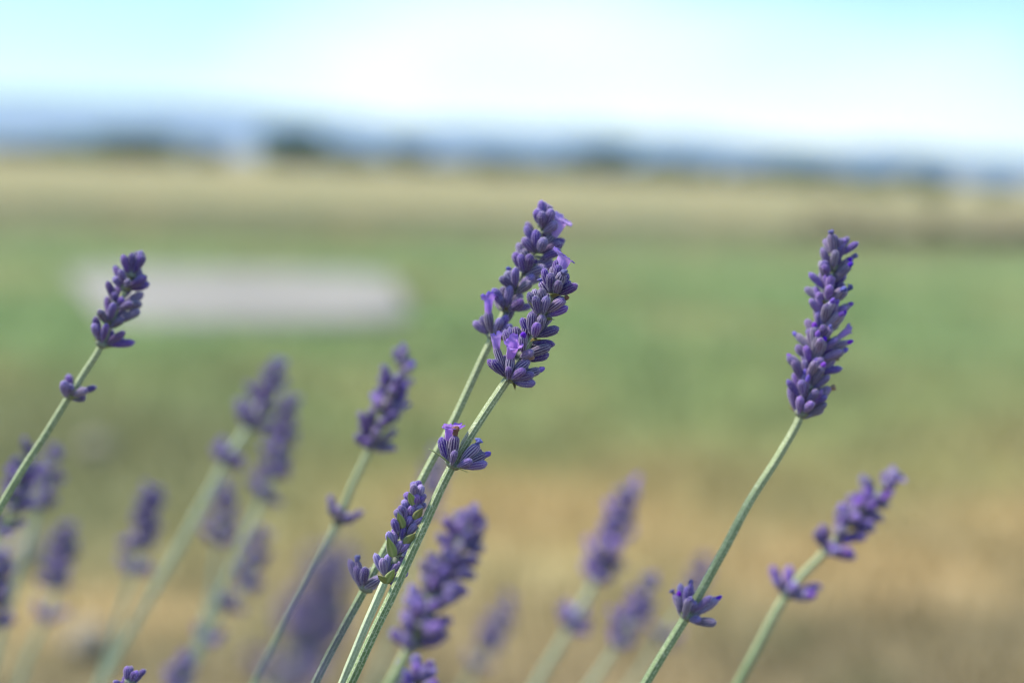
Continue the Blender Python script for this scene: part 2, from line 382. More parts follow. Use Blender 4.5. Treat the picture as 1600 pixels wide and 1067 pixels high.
# ------------------------------------------------------------------ lavender materials
def attr(k):
    a = k.n('Attribute', attribute_name='data'); s = k.n('SeparateColor'); k.l(a.outputs['Color'], s.inputs[0])
    return s.outputs[0], s.outputs[1], s.outputs[2]
def flower_mat(name, base, mid, tip, ribcol, ribw, sheen=0.45, rough=0.75, hue=0.014, trans=0.0, var=0.35):
    k = N(name); rib, t, rn = attr(k); oi = k.n('ObjectInfo')
    c = k.ramp(t, [(0.0, base), (0.28, mid), (0.72, mid), (1.0, tip)])
    c = k.mix(k.math('MULTIPLY', rib, ribw), c, ribcol)
    tco = k.n('TexCoord'); nz = k.noise(34, 3, 0.75, tco.outputs['Object'])
    c = k.mix(k.math('MULTIPLY', k.math('SUBTRACT', nz, 0.52, clamp=True), 2.2, clamp=True), c, ribcol)
    h = k.n('HueSaturation'); k.l(c, h.inputs['Color'])
    k.l(k.math('MULTIPLY_ADD', k.math('SUBTRACT', oi.outputs['Random'], 0.5), 2 * hue, 0.5), h.inputs['Hue'])
    r2 = k.math('FRACT', k.math('MULTIPLY', oi.outputs['Random'], 17.3))
    k.l(k.math('MULTIPLY_ADD', k.math('SUBTRACT', r2, 0.5), 2 * var, 1.0), h.inputs['Value'])
    r3 = k.math('FRACT', k.math('MULTIPLY', oi.outputs['Random'], 41.7))
    k.l(k.math('MULTIPLY_ADD', r3, 0.4, 0.95), h.inputs['Saturation'])
    k.l(h.outputs[0], k.b.inputs['Base Color'])
    k.b.inputs['Roughness'].default_value = rough; k.b.inputs['Specular IOR Level'].default_value = 0.2
    k.b.inputs['Sheen Weight'].default_value = sheen; k.b.inputs['Sheen Roughness'].default_value = 0.30
    k.b.inputs['Sheen Tint'].default_value = (0.92, 0.84, 1.0, 1)
    bp = k.n('Bump', Strength=0.9, Distance=0.00028); k.l(nz, bp.inputs['Height']); k.l(bp.outputs[0], k.b.inputs['Normal'])
    if trans:
        tr = k.n('BsdfTranslucent'); k.l(h.outputs[0], tr.inputs[0]); ms = k.n('MixShader'); ms.inputs[0].default_value = trans
        k.l(k.b.outputs[0], ms.inputs[1]); k.l(tr.outputs[0], ms.inputs[2]); k.l(ms.outputs[0], k.out.inputs[0])
    return k.m
M_BUD = flower_mat('purple_bud', (0.12, 0.12, 0.11), (0.098, 0.054, 0.235), (0.165, 0.100, 0.38), (0.50, 0.45, 0.66, 1), 0.46)
M_CAL = flower_mat('striped_calyx', (0.15, 0.155, 0.13), (0.052, 0.024, 0.125), (0.09, 0.048, 0.23), (0.56, 0.51, 0.66, 1), 0.88)
M_YNG = flower_mat('young_bud', (0.48, 0.50, 0.47), (0.19, 0.13, 0.38), (0.27, 0.19, 0.50), (0.52, 0.46, 0.68, 1), 0.40)
M_COR = flower_mat('lilac_corolla', (0.56, 0.36, 0.74), (0.55, 0.37, 0.84), (0.30, 0.22, 0.74), (0.70, 0.58, 0.92, 1), 0.45, 0.3, 0.5, 0.012, 0.35, 0.12)
M_WIT = flower_mat('withered_corolla', (0.20, 0.17, 0.40), (0.12, 0.11, 0.38), (0.16, 0.16, 0.50), (0.45, 0.42, 0.72, 1), 0.6, 0.3, 0.7, 0.02, 0.15, 0.3)
M_BRN = flower_mat('browned_petal', (0.30, 0.22, 0.26), (0.36, 0.24, 0.20), (0.40, 0.27, 0.18), (0.50, 0.36, 0.26, 1), 0.5, 0.2, 0.8, 0.02, 0.2, 0.3)
M_TIP = flower_mat('violet_petal_tip', (0.24, 0.12, 0.62), (0.26, 0.14, 0.70), (0.34, 0.20, 0.80), (0.45, 0.32, 0.85, 1), 0.2, 0.3, 0.6, 0.02, 0.2, 0.15)
k = N('fine_hair'); k.b.inputs['Base Color'].default_value = (0.74, 0.70, 0.84, 1); k.b.inputs['Roughness'].default_value = 0.6
tr = k.n('BsdfTranslucent'); tr.inputs[0].default_value = (0.74, 0.70, 0.86, 1); ms = k.n('MixShader'); ms.inputs[0].default_value = 0.5
k.l(k.b.outputs[0], ms.inputs[1]); k.l(tr.outputs[0], ms.inputs[2]); k.l(ms.outputs[0], k.out.inputs[0]); M_HAIR = k.m
k = N('pale_hair'); k.b.inputs['Base Color'].default_value = (0.75, 0.78, 0.68, 1); k.b.inputs['Roughness'].default_value = 0.6; M_SHAIR = k.m

def stem_mat(name, a, b, ridge_c):
    k = N(name); rib, t, rn = attr(k); g = k.n('NewGeometry')
    st = k.n('Mapping'); st.inputs['Scale'].default_value = (1, 1, 1)
    nz = k.noise(1500, 2, 0.6, g.outputs['Position']); n2 = k.noise(60, 3, 0.6, g.outputs['Position'])
    c = k.mix(t, a, b); c = k.mix(k.math('MULTIPLY', rib, 0.55), c, ridge_c)
    c = k.mix(k.math('MULTIPLY', k.math('SUBTRACT', nz, 0.5, clamp=True), 3.5, clamp=True), c, ridge_c)
    c = k.mix(0.5, c, k.ramp(n2, [(0.3, (0.75, 0.75, 0.72)), (0.7, (1.2, 1.2, 1.15))]), 'MULTIPLY')
    k.l(c, k.b.inputs['Base Color']); k.b.inputs['Roughness'].default_value = 0.65; k.b.inputs['Specular IOR Level'].default_value = 0.25
    k.b.inputs['Sheen Weight'].default_value = 0.35; k.b.inputs['Sheen Roughness'].default_value = 0.4
    bp = k.n('Bump', Strength=0.5, Distance=0.0002); k.l(nz, bp.inputs['Height']); k.l(bp.outputs[0], k.b.inputs['Normal'])
    return k.m
M_STEM = stem_mat('lavender_stem', (0.12, 0.20, 0.075, 1), (0.25, 0.30, 0.165, 1), (0.56, 0.60, 0.44, 1))
M_STEMY = stem_mat('young_lavender_stem', (0.36, 0.43, 0.28, 1), (0.42, 0.50, 0.34, 1), (0.62, 0.68, 0.54, 1))
def bract_mat(name, a, b, e):
    k = N(name); rib, t, rn = attr(k); oi = k.n('ObjectInfo')
    c = k.mix(t, a, b); c = k.mix(k.math('MULTIPLY', rib, 0.5), c, e)
    c = k.mix(k.math('MULTIPLY', oi.outputs['Random'], 0.4), c, (0.20, 0.13, 0.05, 1))
    k.l(c, k.b.inputs['Base Color']); k.b.inputs['Roughness'].default_value = 0.55
    tr = k.n('BsdfTranslucent'); k.l(c, tr.inputs[0]); ms = k.n('MixShader'); ms.inputs[0].default_value = 0.3
    k.l(k.b.outputs[0], ms.inputs[1]); k.l(tr.outputs[0], ms.inputs[2]); k.l(ms.outputs[0], k.out.inputs[0])
    return k.m
M_BRG = bract_mat('green_bract', (0.30, 0.40, 0.18, 1), (0.28, 0.40, 0.13, 1), (0.55, 0.60, 0.36, 1))
M_BRY = bract_mat('drying_bract', (0.20, 0.24, 0.07, 1), (0.25, 0.19, 0.05, 1), (0.40, 0.36, 0.15, 1))
M_REC = simple('receptacle', (0.20, 0.22, 0.18), 0.8, 0.3, 700)

# ------------------------------------------------------------------ lavender piece meshes (unit length along +Z)
def prof(pts, t):
    for (a, ra), (b, rb) in zip(pts, pts[1:]):
        if t <= b:
            s = (t - a) / (b - a); s = s * s * (3 - 2 * s)
            return ra + (rb - ra) * s
    return pts[-1][1]
BUDP = [(0, 0.20), (0.15, 0.52), (0.45, 0.90), (0.68, 1.0), (0.85, 0.88), (0.95, 0.58), (1.0, 0.12)]
CALP = [(0, 0.28), (0.12, 0.58), (0.35, 0.86), (0.60, 1.0), (0.82, 0.96), (0.93, 0.80), (1.0, 0.42)]
def calyx_mesh(name, pts, ribs, amp, mat, seed, hairs=170, bend=0.05, rings=13, seg_per=4):
    rr = random.Random(seed); ns = ribs * seg_per; V, F, C, MI = [], [], [], []
    ph = rr.random() * 6.28; bx = rr.uniform(-bend, bend); by = rr.uniform(-bend, bend); fl = rr.uniform(0.85, 1.0)
    ts = [1 - (1 - i / rings) ** 1.35 for i in range(rings + 1)]
    def surf(t, th):
        r = 0.5 * prof(pts, t); rb = 0.5 + 0.5 * math.cos(ribs * th + ph)
        a = amp * min(1, t * 4) * min(1, (1.02 - t) * 5)
        r *= 1 + a * (rb - 0.6) + 0.07 * mnoise.noise(Vector((math.cos(th) * 1.2, math.sin(th) * 1.2, t * 2.5 + seed)))
        b = t * t * 2.2
        return Vector((r * math.cos(th) + bx * b, r * math.sin(th) * fl + by * b, t + 0.02 * mnoise.noise(Vector((th, t * 4, seed))) * t)), rb
    for t in ts:
        for s in range(ns):
            p, rb = surf(t, 2 * math.pi * s / ns); V.append(p); C.append((rb ** 2, t, 0))
    for i in range(rings):
        for s in range(ns):
            F.append((i * ns + s, i * ns + (s + 1) % ns, (i + 1) * ns + (s + 1) % ns, (i + 1) * ns + s)); MI.append(0)
    for e, s_ in ((0, -1), (rings, 1)):
        p = sum((V[e * ns + s] for s in range(ns)), Vector()) / ns + Vector((0, 0, 0.02 * s_)); c = len(V); V.append(p); C.append((0, ts[e], 0))
        for s in range(ns):
            a, b = e * ns + s, e * ns + (s + 1) % ns; F.append((c, b, a) if s_ < 0 else (c, a, b)); MI.append(0)
    for _ in range(hairs):
        t = 0.06 + 0.94 * rr.random(); th = rr.random() * 6.283
        if rr.random() < 0.75: th = (round((th * ribs + ph) / 6.283) * 6.283 - ph) / ribs + rr.gauss(0, 0.06)
        p, _r = surf(t, th); q, _r = surf(t, th + 0.03); r_, _r = surf(min(1, t + 0.04), th)
        nrm = (q - p).cross(r_ - p)
        if nrm.length < 1e-9: continue
        nrm.normalize(); tn = (q - p).normalized()
        L = rr.uniform(0.035, 0.095); d = (nrm + Vector((rr.gauss(0, .4), rr.gauss(0, .4), 0.5 + rr.gauss(0, .4)))).normalized()
        i = len(V); V += [p - tn * 0.011, p + tn * 0.011, p + d * L]; C += [(0, t, 0)] * 3; F.append((i, i + 1, i + 2)); MI.append(1)
    return mesh(name, V, F, [mat, M_HAIR], True, MI, C)
def corolla_mesh(seed, openess=1.0, curl=0.0):
    rr = random.Random(seed); V, F, C = [], [], []; ns = 60; rings = 18
    ph = rr.random() * 0.6
    for i in range(rings + 1):
        u = i / rings
        for s in range(ns):
            th = 2 * math.pi * s / ns
            lobe = abs(math.cos(2.5 * th + ph)) ** 0.45; upper = 0.5 + 0.5 * math.cos(th)
            tr_ = 0.17 + 0.09 * min(1, u / 0.55)
            nn = mnoise.noise(Vector((math.cos(th) * 2.4, math.sin(th) * 2.4, u * 3 + seed * 5)))
            if u < 0.6:
                r = tr_ * (1 + 0.10 * math.cos(2 * th) + 0.10 * nn); z = u / 0.6 * 0.70
            else:
                q = (u - 0.6) / 0.4; ext = 0.30 + 0.70 * lobe
                r = tr_ + openess * ext * (0.26 + 0.10 * upper) * math.sin(q * 1.9) / 0.95 + 0.13 * q * nn
                z = 0.70 + (0.14 + 0.26 * upper * ext) * q - 0.20 * q * q * openess * (1 - 0.6 * upper) + 0.12 * q * mnoise.noise(Vector((math.cos(th) * 4, math.sin(th) * 4, q * 2 + seed)))
            V.append((r * math.cos(th) + 0.06 * u * u, r * math.sin(th), z)); C.append((max(0, nn) * 1.2 if u < 0.6 else 0.3 * lobe, u, 0))
    for i in range(rings):
        for s in range(ns):
            F.append((i * ns + s, i * ns + (s + 1) % ns, (i + 1) * ns + (s + 1) % ns, (i + 1) * ns + s))
    return mesh('corolla', V, F, M_COR, True, None, C)
def crumple_mesh(seed, mat, name, pts, amp, seg=18, rings=12):
    V, F, C = [], [], []; rr = random.Random(seed); kx, ky = rr.uniform(-.25, .25), rr.uniform(-.25, .25)
    for i in range(rings + 1):
        t = i / rings
        for s in range(seg):
            th = 2 * math.pi * s / seg; r = 0.5 * prof(pts, t)
            nn = mnoise.noise(Vector((math.cos(th) * 1.6, math.sin(th) * 1.6, t * 3.5 + seed * 3)))
            r *= 1 + amp * nn * 1.6
            V.append((r * math.cos(th) + kx * t * t, r * math.sin(th) + ky * t * t, t + amp * 0.12 * nn)); C.append((0.5 + 0.5 * nn, t, 0))
    for i in range(rings):
        for s in range(seg):
            F.append((i * seg + s, i * seg + (s + 1) % seg, (i + 1) * seg + (s + 1) % seg, (i + 1) * seg + s))
    F.append(tuple(reversed(range(seg)))); F.append(tuple(range(rings * seg, (rings + 1) * seg)))
    return mesh(name, V, F, mat, True, None, C)
def bract_mesh(mat, wid=0.5, point=1.0, seed=0):
    V, F, C = [], [], []; nu, nv = 14, 6
    for i in range(nu + 1):
        t = i / nu; hw = 0.5 * wid * max(0.015, ((t + 0.06) ** 0.5) * ((1 - t) ** point) / 0.40)
        for j in range(nv + 1):
            s = j / nv * 2 - 1
            V.append((s * hw, 0.16 * (s * s) * hw * 3 - 0.18 * t * t + 0.02 * mnoise.noise(Vector((s * 2, t * 4, seed))), t)); C.append((1 - abs(s) if abs(s) < .3 else (abs(s) ** 6), t, 0))
    w_ = nv + 1
    for i in range(nu):
        for j in range(nv): F.append((i * w_ + j, i * w_ + j + 1, (i + 1) * w_ + j + 1, (i + 1) * w_ + j))
    # give it thickness
    nV = len(V); V += [(x, y - 0.02, z) for x, y, z in V]; C += C[:]
    F += [tuple(reversed([q + nV for q in f])) for f in F[:]]
    ring = [j for j in range(w_)] + [i * w_ + nv for i in range(1, nu + 1)] + [nu * w_ + j for j in range(nv - 1, -1, -1)] + [i * w_ for i in range(nu - 1, 0, -1)]
    for a, b in zip(ring, ring[1:] + ring[:1]): F.append((a, a + nV, b + nV, b))
    return mesh('bract', V, F, mat, True, None, C)
BUDS = [calyx_mesh('bud', BUDP, 11, 0.12, M_BUD, 10 + s, 320) for s in range(5)]
CALS = [calyx_mesh('calyx', CALP, 11, 0.20, M_CAL, 30 + s, 320) for s in range(4)]
YNGS = [calyx_mesh('young_bud', BUDP, 8, 0.08, M_YNG, 50 + s, 150) for s in range(4)]
CORS = [corolla_mesh(s, 0.62 + 0.12 * s) for s in range(3)]
CORC = [corolla_mesh(60 + s, 0.20) for s in range(2)]
WITS = [crumple_mesh(70 + s, M_BRN if s == 5 else M_WIT, 'withered_corolla', [(0, 0.5), (0.3, 0.6), (0.55, 0.75), (0.75, 1.0), (0.9, 0.7), (1, 0.2)], 0.55) for s in range(6)]
TIPS = [crumple_mesh(80 + s, M_TIP, 'petal_tip', [(0, 0.85), (0.4, 1.0), (0.75, 0.8), (0.92, 0.5), (1, 0.1)], 0.15, 14, 8) for s in range(2)]
BRG = [bract_mesh(M_BRG, 0.60, 1.25, s) for s in range(2)]; BRY = [bract_mesh(M_BRY, 0.68, 1.2, 5 + s) for s in range(2)]; BRT = bract_mesh(M_BRG, 0.16, 1.2, 9)
def rec_mesh():
    V, F = [], []; ns, nr = 16, 8
    for i in range(nr + 1):
        t = i / nr; r = math.sin(math.pi * (0.12 + 0.8 * t)) ** 0.7
        for s in range(ns):
            th = 2 * math.pi * s / ns; q = r * (1 + 0.16 * math.cos(5 * th + 3 * t)); V.append((q * math.cos(th), q * math.sin(th), t))
    for i in range(nr):
        for s in range(ns): F.append((i * ns + s, i * ns + (s + 1) % ns, (i + 1) * ns + (s + 1) % ns, (i + 1) * ns + s))
    F.append(tuple(reversed(range(ns)))); F.append(tuple(range(nr * ns, (nr + 1) * ns)))
    return mesh('flower_base', V, F, M_REC)
REC = rec_mesh()

# ------------------------------------------------------------------ lavender stalk builder
def orient(p, d, L, W, spin=0.0, ref=None):
    z = d.normalized(); rf = ref if ref is not None else Vector((0.31, 0.2, 0.93))
    y = rf - z * rf.dot(z)
    if y.length < 1e-4: y = z.orthogonal()
    y.normalize(); x = y.cross(z)
    Mx = Matrix((( x.x, y.x, z.x, p.x), (x.y, y.y, z.y, p.y), (x.z, y.z, z.z, p.z), (0, 0, 0, 1)))
    return Mx @ Matrix.Rotation(spin, 4, 'Z') @ Matrix.Diagonal((W, W, L, 1))

class Stalk:
    def __init__(self, label, seed, nodes, rad=(0.0017, 0.0012), tip_rad=0.0006, young=False, spike_from=None, mat=None, group=None, hair=False, base_z=0.30):
        """nodes: [(px,py,depth)...] bottom to tip in photo pixels"""
        self.rr = random.Random(seed); self.young = young
        P = [at(*n) for n in nodes]
        self.depth = nodes[-1][2]
        # carry the stem on below the frame, bending upright, into the bush
        t = (P[0] - P[1]).normalized(); ext = []; p = P[0].copy(); dn = Vector((0, 0, -1)); s = 0
        while p.z > base_z and s < 60:
            t = (t * 0.93 + dn * 0.07).normalized(); p = p + t * 0.022; ext.append(p.copy()); s += 1
        self.base = ext[-1] if ext else P[0]
        pts = list(reversed(ext)) + P; self.n0 = len(ext)
        # smooth resample
        Q, rads, tt = [], [], []
        def cat(a, b, c, d, u): return 0.5 * ((2 * b) + (c - a) * u + (2 * a - 5 * b + 4 * c - d) * u * u + (-a + 3 * b - 3 * c + d) * u ** 3)
        for i in range(len(pts) - 1):
            a, b, c, d = pts[max(i - 1, 0)], pts[i], pts[i + 1], pts[min(i + 2, len(pts) - 1)]
            st = 4 if i < self.n0 else 10
            for q in range(st): Q.append(cat(a, b, c, d, q / st))
        Q.append(pts[-1])
        sd_ = Vector((seed * 1.7, 0, 0)); Q = [q + 0.0011 * (mnoise.noise_vector(q * 16 + sd_) + 0.35 * mnoise.noise_vector(q * 55 + sd_)) for q in Q]; self.Q = Q
        cl = [0.0]
        for a, b in zip(Q, Q[1:]): cl.append(cl[-1] + (b - a).length)
        self.cl = cl
        k0 = self.n0 * 4
        sf = cl[k0] + 0.7 * (cl[-1] - cl[k0]) if spike_from is None else self.near(at(*spike_from))[1]
        self.sf = sf
        def rd(s):
            if s <= sf:
                u = max(0, (s - cl[k0]) / max(1e-6, sf - cl[k0])); return rad[0] + (rad[1] - rad[0]) * u
            u = (s - sf) / max(1e-6, cl[-1] - sf); return rad[1] + (tip_rad - rad[1]) * u
        self.rd = rd
        self.M = Matrix.Translation(self.base)
        self.e = bpy.data.objects.new('lavender_stalk', None); COL.objects.link(self.e); self.e.matrix_basis = self.M
        self.e.empty_display_size = 0.02
        tag(self.e, label, 'lavender', group)
        # square ridged stem
        ns = 32; V, F, C = [], [], []; MI = []
        up = (Q[1] - Q[0]).normalized().orthogonal().normalized()
        for i, q in enumerate(Q):
            tg = (Q[min(i + 1, len(Q) - 1)] - Q[max(i - 1, 0)]).normalized()
            up = (up - tg * up.dot(tg)).normalized(); sd = tg.cross(up); r = rd(cl[i])
            tw = 0.6 + 3.0 * cl[i]
            for s in range(ns):
                th = 2 * math.pi * s / ns
                c4 = math.cos(4 * th); rb = max(0, math.cos(8 * th)) ** 1.5
                rr_ = r * (0.92 + 0.10 * c4 + 0.09 * math.cos(8 * th))
                V.append(q + (up * math.cos(th + tw) + sd * math.sin(th + tw)) * rr_)
                C.append((rb, min(1, max(0, (cl[i] - cl[k0]) / max(1e-6, sf - cl[k0]))), 0))
        for i in range(len(Q) - 1):
            for s in range(ns): F.append((i * ns + s, i * ns + (s + 1) % ns, (i + 1) * ns + (s + 1) % ns, (i + 1) * ns + s)); MI.append(0)
        F.append(tuple(range((len(Q) - 1) * ns, len(Q) * ns))); MI.append(0)
        if hair:
            for _ in range(2600):
                i = self.rr.randrange(k0, len(Q) - 1); s = self.rr.randrange(ns); u = self.rr.random()
                p = V[i * ns + s].lerp(V[(i + 1) * ns + s], u); c = Q[i].lerp(Q[i + 1], u); nrm = (p - c).normalized()
                tg = (Q[i + 1] - Q[i]).normalized(); sd = tg.cross(nrm)
                d = (nrm + tg * self.rr.gauss(0, .5) + sd * self.rr.gauss(0, .5)).normalized() * self.rr.uniform(0.00012, 0.00032)
                j = len(V); V += [p - sd * 0.00004, p + sd * 0.00004, p + d]; C += [(1, 1, 0)] * 3; F.append((j, j + 1, j + 2)); MI.append(1)
        me = mesh('stem', [v - self.base for v in V], F, [mat or (M_STEMY if young else M_STEM), M_SHAIR], True, MI, C)
        obj('stem', me, self.M, self.e, self.M)
    def near(self, p):
        best = min(range(len(self.Q)), key=lambda i: (self.Q[i] - p).length)
        # refine on the two neighbouring segments
        bp, bs, bd = self.Q[best], self.cl[best], (self.Q[best] - p).length
        for i in (best - 1, best):
            if 0 <= i < len(self.Q) - 1:
                a, b = self.Q[i], self.Q[i + 1]; u = max(0, min(1, (p - a).dot(b - a) / max(1e-12, (b - a).length_squared)))
                q = a.lerp(b, u)
                if (q - p).length < bd: bp, bs, bd = q, self.cl[i] + u * (b - a).length, (q - p).length
        return bp, bs
    def at_s(self, s):
        for i in range(len(self.Q) - 1):
            if s <= self.cl[i + 1] or i == len(self.Q) - 2:
                u = (s - self.cl[i]) / max(1e-9, self.cl[i + 1] - self.cl[i])
                return self.Q[i].lerp(self.Q[i + 1], min(1, max(0, u))), (self.Q[i + 1] - self.Q[i]).normalized()
    def add(self, name, me, Mx, parent=None, pM=None):
        return obj(name, me, Mx, parent or self.e, pM if pM is not None else self.M)
    def piece(self, kind, p, d, L, W):
        """one bud or flower; d = unit direction"""
        rr = self.rr; spin = rr.random() * 6.28
        if kind == 'b': self.add('bud', rr.choice(BUDS), orient(p, d, L, W, spin)); return
        if kind == 'y': self.add('bud', rr.choice(YNGS), orient(p, d, L, W, spin)); return
        Mx = orient(p, d, L, W, spin); o = self.add('calyx', rr.choice(CALS), Mx)
        if kind == 'c': return
        if kind == 'v':
            self.add('petal_tip', rr.choice(TIPS), orient(p + d * L * 0.93, d, L * 0.26, W * 0.62, spin), o, Mx)
        elif kind == 'w':
            dd = (d + Vector((rr.gauss(0, .35), rr.gauss(0, .35), rr.gauss(0, .35)))).normalized()
            self.add('withered_corolla', rr.choice(WITS), orient(p + d * L * 0.90, dd, L * rr.uniform(0.3, 0.5), W * rr.uniform(0.55, 0.8), spin), o, Mx)
        elif kind == 'f':
            dd = (d + Vector((rr.gauss(0, .12), rr.gauss(0, .12), rr.gauss(0, .12)))).normalized()
            self.add('corolla', rr.choice(CORS), orient(p + d * L * 0.86, dd, L * 0.95, W * 2.1, spin), o, Mx)
        elif kind == 'p':
            self.add('corolla', rr.choice(CORC), orient(p + d * L * 0.88, d, L * 0.85, W * 1.6, spin), o, Mx)
    def receptacle(self, s, r=0.0022, h=0.003):
        p, a = self.at_s(s); self.add('flower_base', REC, orient(p - a * h * 0.3, a, h, r))
    def frame(self, a):
        e2 = (-CF) - a * (-CF).dot(a); e2.normalize(); return a.cross(e2), e2
    def bract(self, p, d, L, kind='y', ref=None, W=None):
        me = {'g': BRG, 'y': BRY, 't': [BRT]}[kind]; me = self.rr.choice(me)
        self.add('bract', me, orient(p, d, L, W or L, 0.0, ref))
    def whorl(self, s, n=9, L=0.0064, W=0.0025, el=(28, 62), kinds='bbbbbcccvw', azs=None, spread=1.0, az0=None, bracts=True, bk='y'):
        rr = self.rr; P, a = self.at_s(s); e1, e2 = self.frame(a); rs = self.rd(s)
        self.receptacle(s, rs + 0.0010 * spread, 0.0028)
        az0 = rr.random() * 360 if az0 is None else az0
        for i in range(n):
            az = R(az0 + 360 * i / n + rr.gauss(0, 14)) if azs is None else R(azs[i] + rr.gauss(0, 8))
            rad = e1 * math.cos(az) + e2 * math.sin(az)
            inner = rr.random() < 0.35
            ee = R(rr.uniform(el[0], el[0] + 14) if inner else rr.uniform(el[0] + 8, el[1]))
            d = (a * math.cos(ee) + rad * math.sin(ee)).normalized()
            p = P + rad * (rs + 0.0002) + a * rr.uniform(-0.0008, 0.0012) + (a * 0.0012 if inner else Vector())
            kk = rr.choice(kinds); Lq = L * rr.uniform(0.74, 1.12); Wq = W * rr.uniform(0.85, 1.1)
            if rr.random() < 0.16: Lq *= 0.62; kk = 'b' if not self.young else 'y'
            self.piece(kk, p, d, Lq, Wq)
        if bracts:
            for q in (0, 180):
                az = R(az0 + q + rr.gauss(0, 12)); rad = e1 * math.cos(az) + e2 * math.sin(az)
                d = (a * 0.9 + rad).normalized(); self.bract(P + rad * rs * 0.8 - a * 0.0008, d, L * rr.uniform(0.42, 0.62), bk, ref=-rad + a)
    def spike(self, s0px, nw, kinds='bbbbbcccvw', L=0.0064, W=0.0025, n=9, gap=1.0, el=(25, 60), bk='y'):
        """whorls from the spike's base up to the tip"""
        _, s0 = self.near(at(*s0px)); s1 = self.cl[-1]
        for i in range(nw):
            u = i / max(1, nw - 1); s = s0 + (s1 - s0) * (u ** 0.94) * (1 - 0.55 * L / max(1e-6, s1 - s0))
            f = 1 - 0.20 * u
            top = i == nw - 1
            self.whorl(s, max(5, round(n * (1 - 0.35 * u))), L * f, W * (1 - 0.12 * u), (5, 34) if top else (el[0], el[1] - 10 * u), kinds, bk=bk, az0=90 * i + self.rr.uniform(-20, 20), spread=f)
    def hand(self, rows, L=0.0066, W=0.0026, front=0.0016, dscale=1.0):
        """rows: (kind, base px, py, tip px, py[, sign]) measured in the photograph; sign>0 leans to the camera"""
        for row in rows:
            kind, bx, by, tx, ty = row[:5]; sg = row[5] if len(row) > 5 else 1
            d0 = self.depth
            b0 = at(bx, by, d0); q, s = self.near(b0); d0 = (q - CAM).dot(CF)
            off = {1: front, 2: front * 1.9, 0: 0.0, -1: -front}[sg] * 1.0
            lean = {1: 1, 2: 1, 0: 0, -1: -1}[sg]
            b = at(bx, by, d0 - off); t = at(tx, ty, d0 - off); pl = (t - b).length
            Ln = L * self.rr.uniform(0.92, 1.06)
            if kind in 'y': Ln = min(Ln, pl * 1.35)
            if row[-1] == 's': Ln = pl * 1.2
            dz = math.sqrt(max(0, min(Ln * Ln - pl * pl, 0.55 * Ln * Ln))) if pl < Ln else 0
            t = at(tx, ty, d0 - off - lean * dz)
            L3 = (t - b).length; dr = (t - b).normalized()
            # the foot of the bud reaches back towards its whorl
            foot = q - dr * 0 - (self.at_s(s)[1]) * 0.001
            gap = (b - foot).length
            if gap > 0.0012:
                b2 = b.lerp(foot, min(0.30, 0.0016 / gap)); dr = (t - b2).normalized(); L3 = (t - b2).length; b = b2
            self.piece(kind, b, dr, L3, W * self.rr.uniform(0.94, 1.08) * (0.8 if row[-1] == 's' else 1.0))
            if gap > 0.0022:   # little stalk
                d2 = b + dr * L3 * 0.08 - foot
                self.add('flower_stalk', PED, orient(foot, d2, d2.length, 0.0011))
PED = crumple_mesh(95, M_REC, 'flower_stalk', [(0, 1.0), (0.5, 0.75), (1, 0.9)], 0.1, 8, 3)

# ================================================================== the stalks
# the sharp one
A = Stalk('sharply focused lavender stalk with the fullest spike and open lilac flowers', 1,
          [(545, 1075, .398), (592, 972, .398), (640, 872, .399), (676, 795, .400), (712, 725, .400), (752, 658, .400), (790, 597, .400), (812, 560, .400), (836, 520, .400), (858, 475, .400), (872, 435, .400)],
          rad=(0.00140, 0.00112), spike_from=(790, 597, .40), hair=True)
A.hand([  # lowest whorl
    ('b', 787, 585, 762, 562, 0), ('b', 789, 586, 770, 562, 1), ('c', 791, 586, 773, 541, 1), ('c', 795, 590, 798, 553, 2), ('b', 796, 592, 795, 574, 2, 's'),
    ('b', 800, 592, 819, 577, 2), ('b', 803, 594, 834, 584, 2), ('w', 802, 582, 825, 562, 1), ('v', 806, 592, 844, 578, 1), ('b', 803, 597, 836, 599, 1),
    ('c', 797, 585, 786, 556, 0),
    # second
    ('b', 803, 556, 789, 515, 0), ('b', 805, 556, 797, 511, 0), ('c', 808, 550, 806, 511, 0), ('v', 817, 548, 818, 524, 2), ('w', 816, 540, 822, 508, 0), ('b', 814, 556, 832, 551, 2),
    ('c', 817, 556, 860, 541, 1), ('b', 822, 563, 858, 554, 0), ('b', 830, 535, 867, 538, 0),
    # third
    ('b', 837, 527, 840, 505, 2), ('b', 841, 526, 873, 512, 1), ('c', 829, 520, 829, 488, 1), ('c', 844, 517, 848, 495, 1), ('w', 850, 510, 855, 495, 0), ('b', 826, 522, 814, 497, 0),
    # fourth
    ('b', 840, 491, 837, 463, 2), ('b', 848, 490, 854, 463, 2), ('b', 838, 488, 825, 457, 1), ('c', 842, 480, 835, 452, 0), ('c', 846, 478, 847, 453, 1), ('b', 856, 494, 887, 479, 1), ('c', 857, 486, 879, 467, 1), ('w', 862, 478, 884, 468, 0),
    # fifth
    ('b', 859, 455, 861, 427, 2), ('b', 856, 452, 849, 419, 1), ('b', 869, 460, 874, 439, 2), ('b', 874, 460, 903, 446, 1), ('b', 874, 455, 892, 440, 0), ('w', 870, 450, 880, 427, 1), ('c', 866, 448, 874, 422, 0), ('w', 855, 455, 845, 440, 0),
    ('c', 864, 444, 866, 416, 0), ('b', 872, 448, 888, 428, 0)])
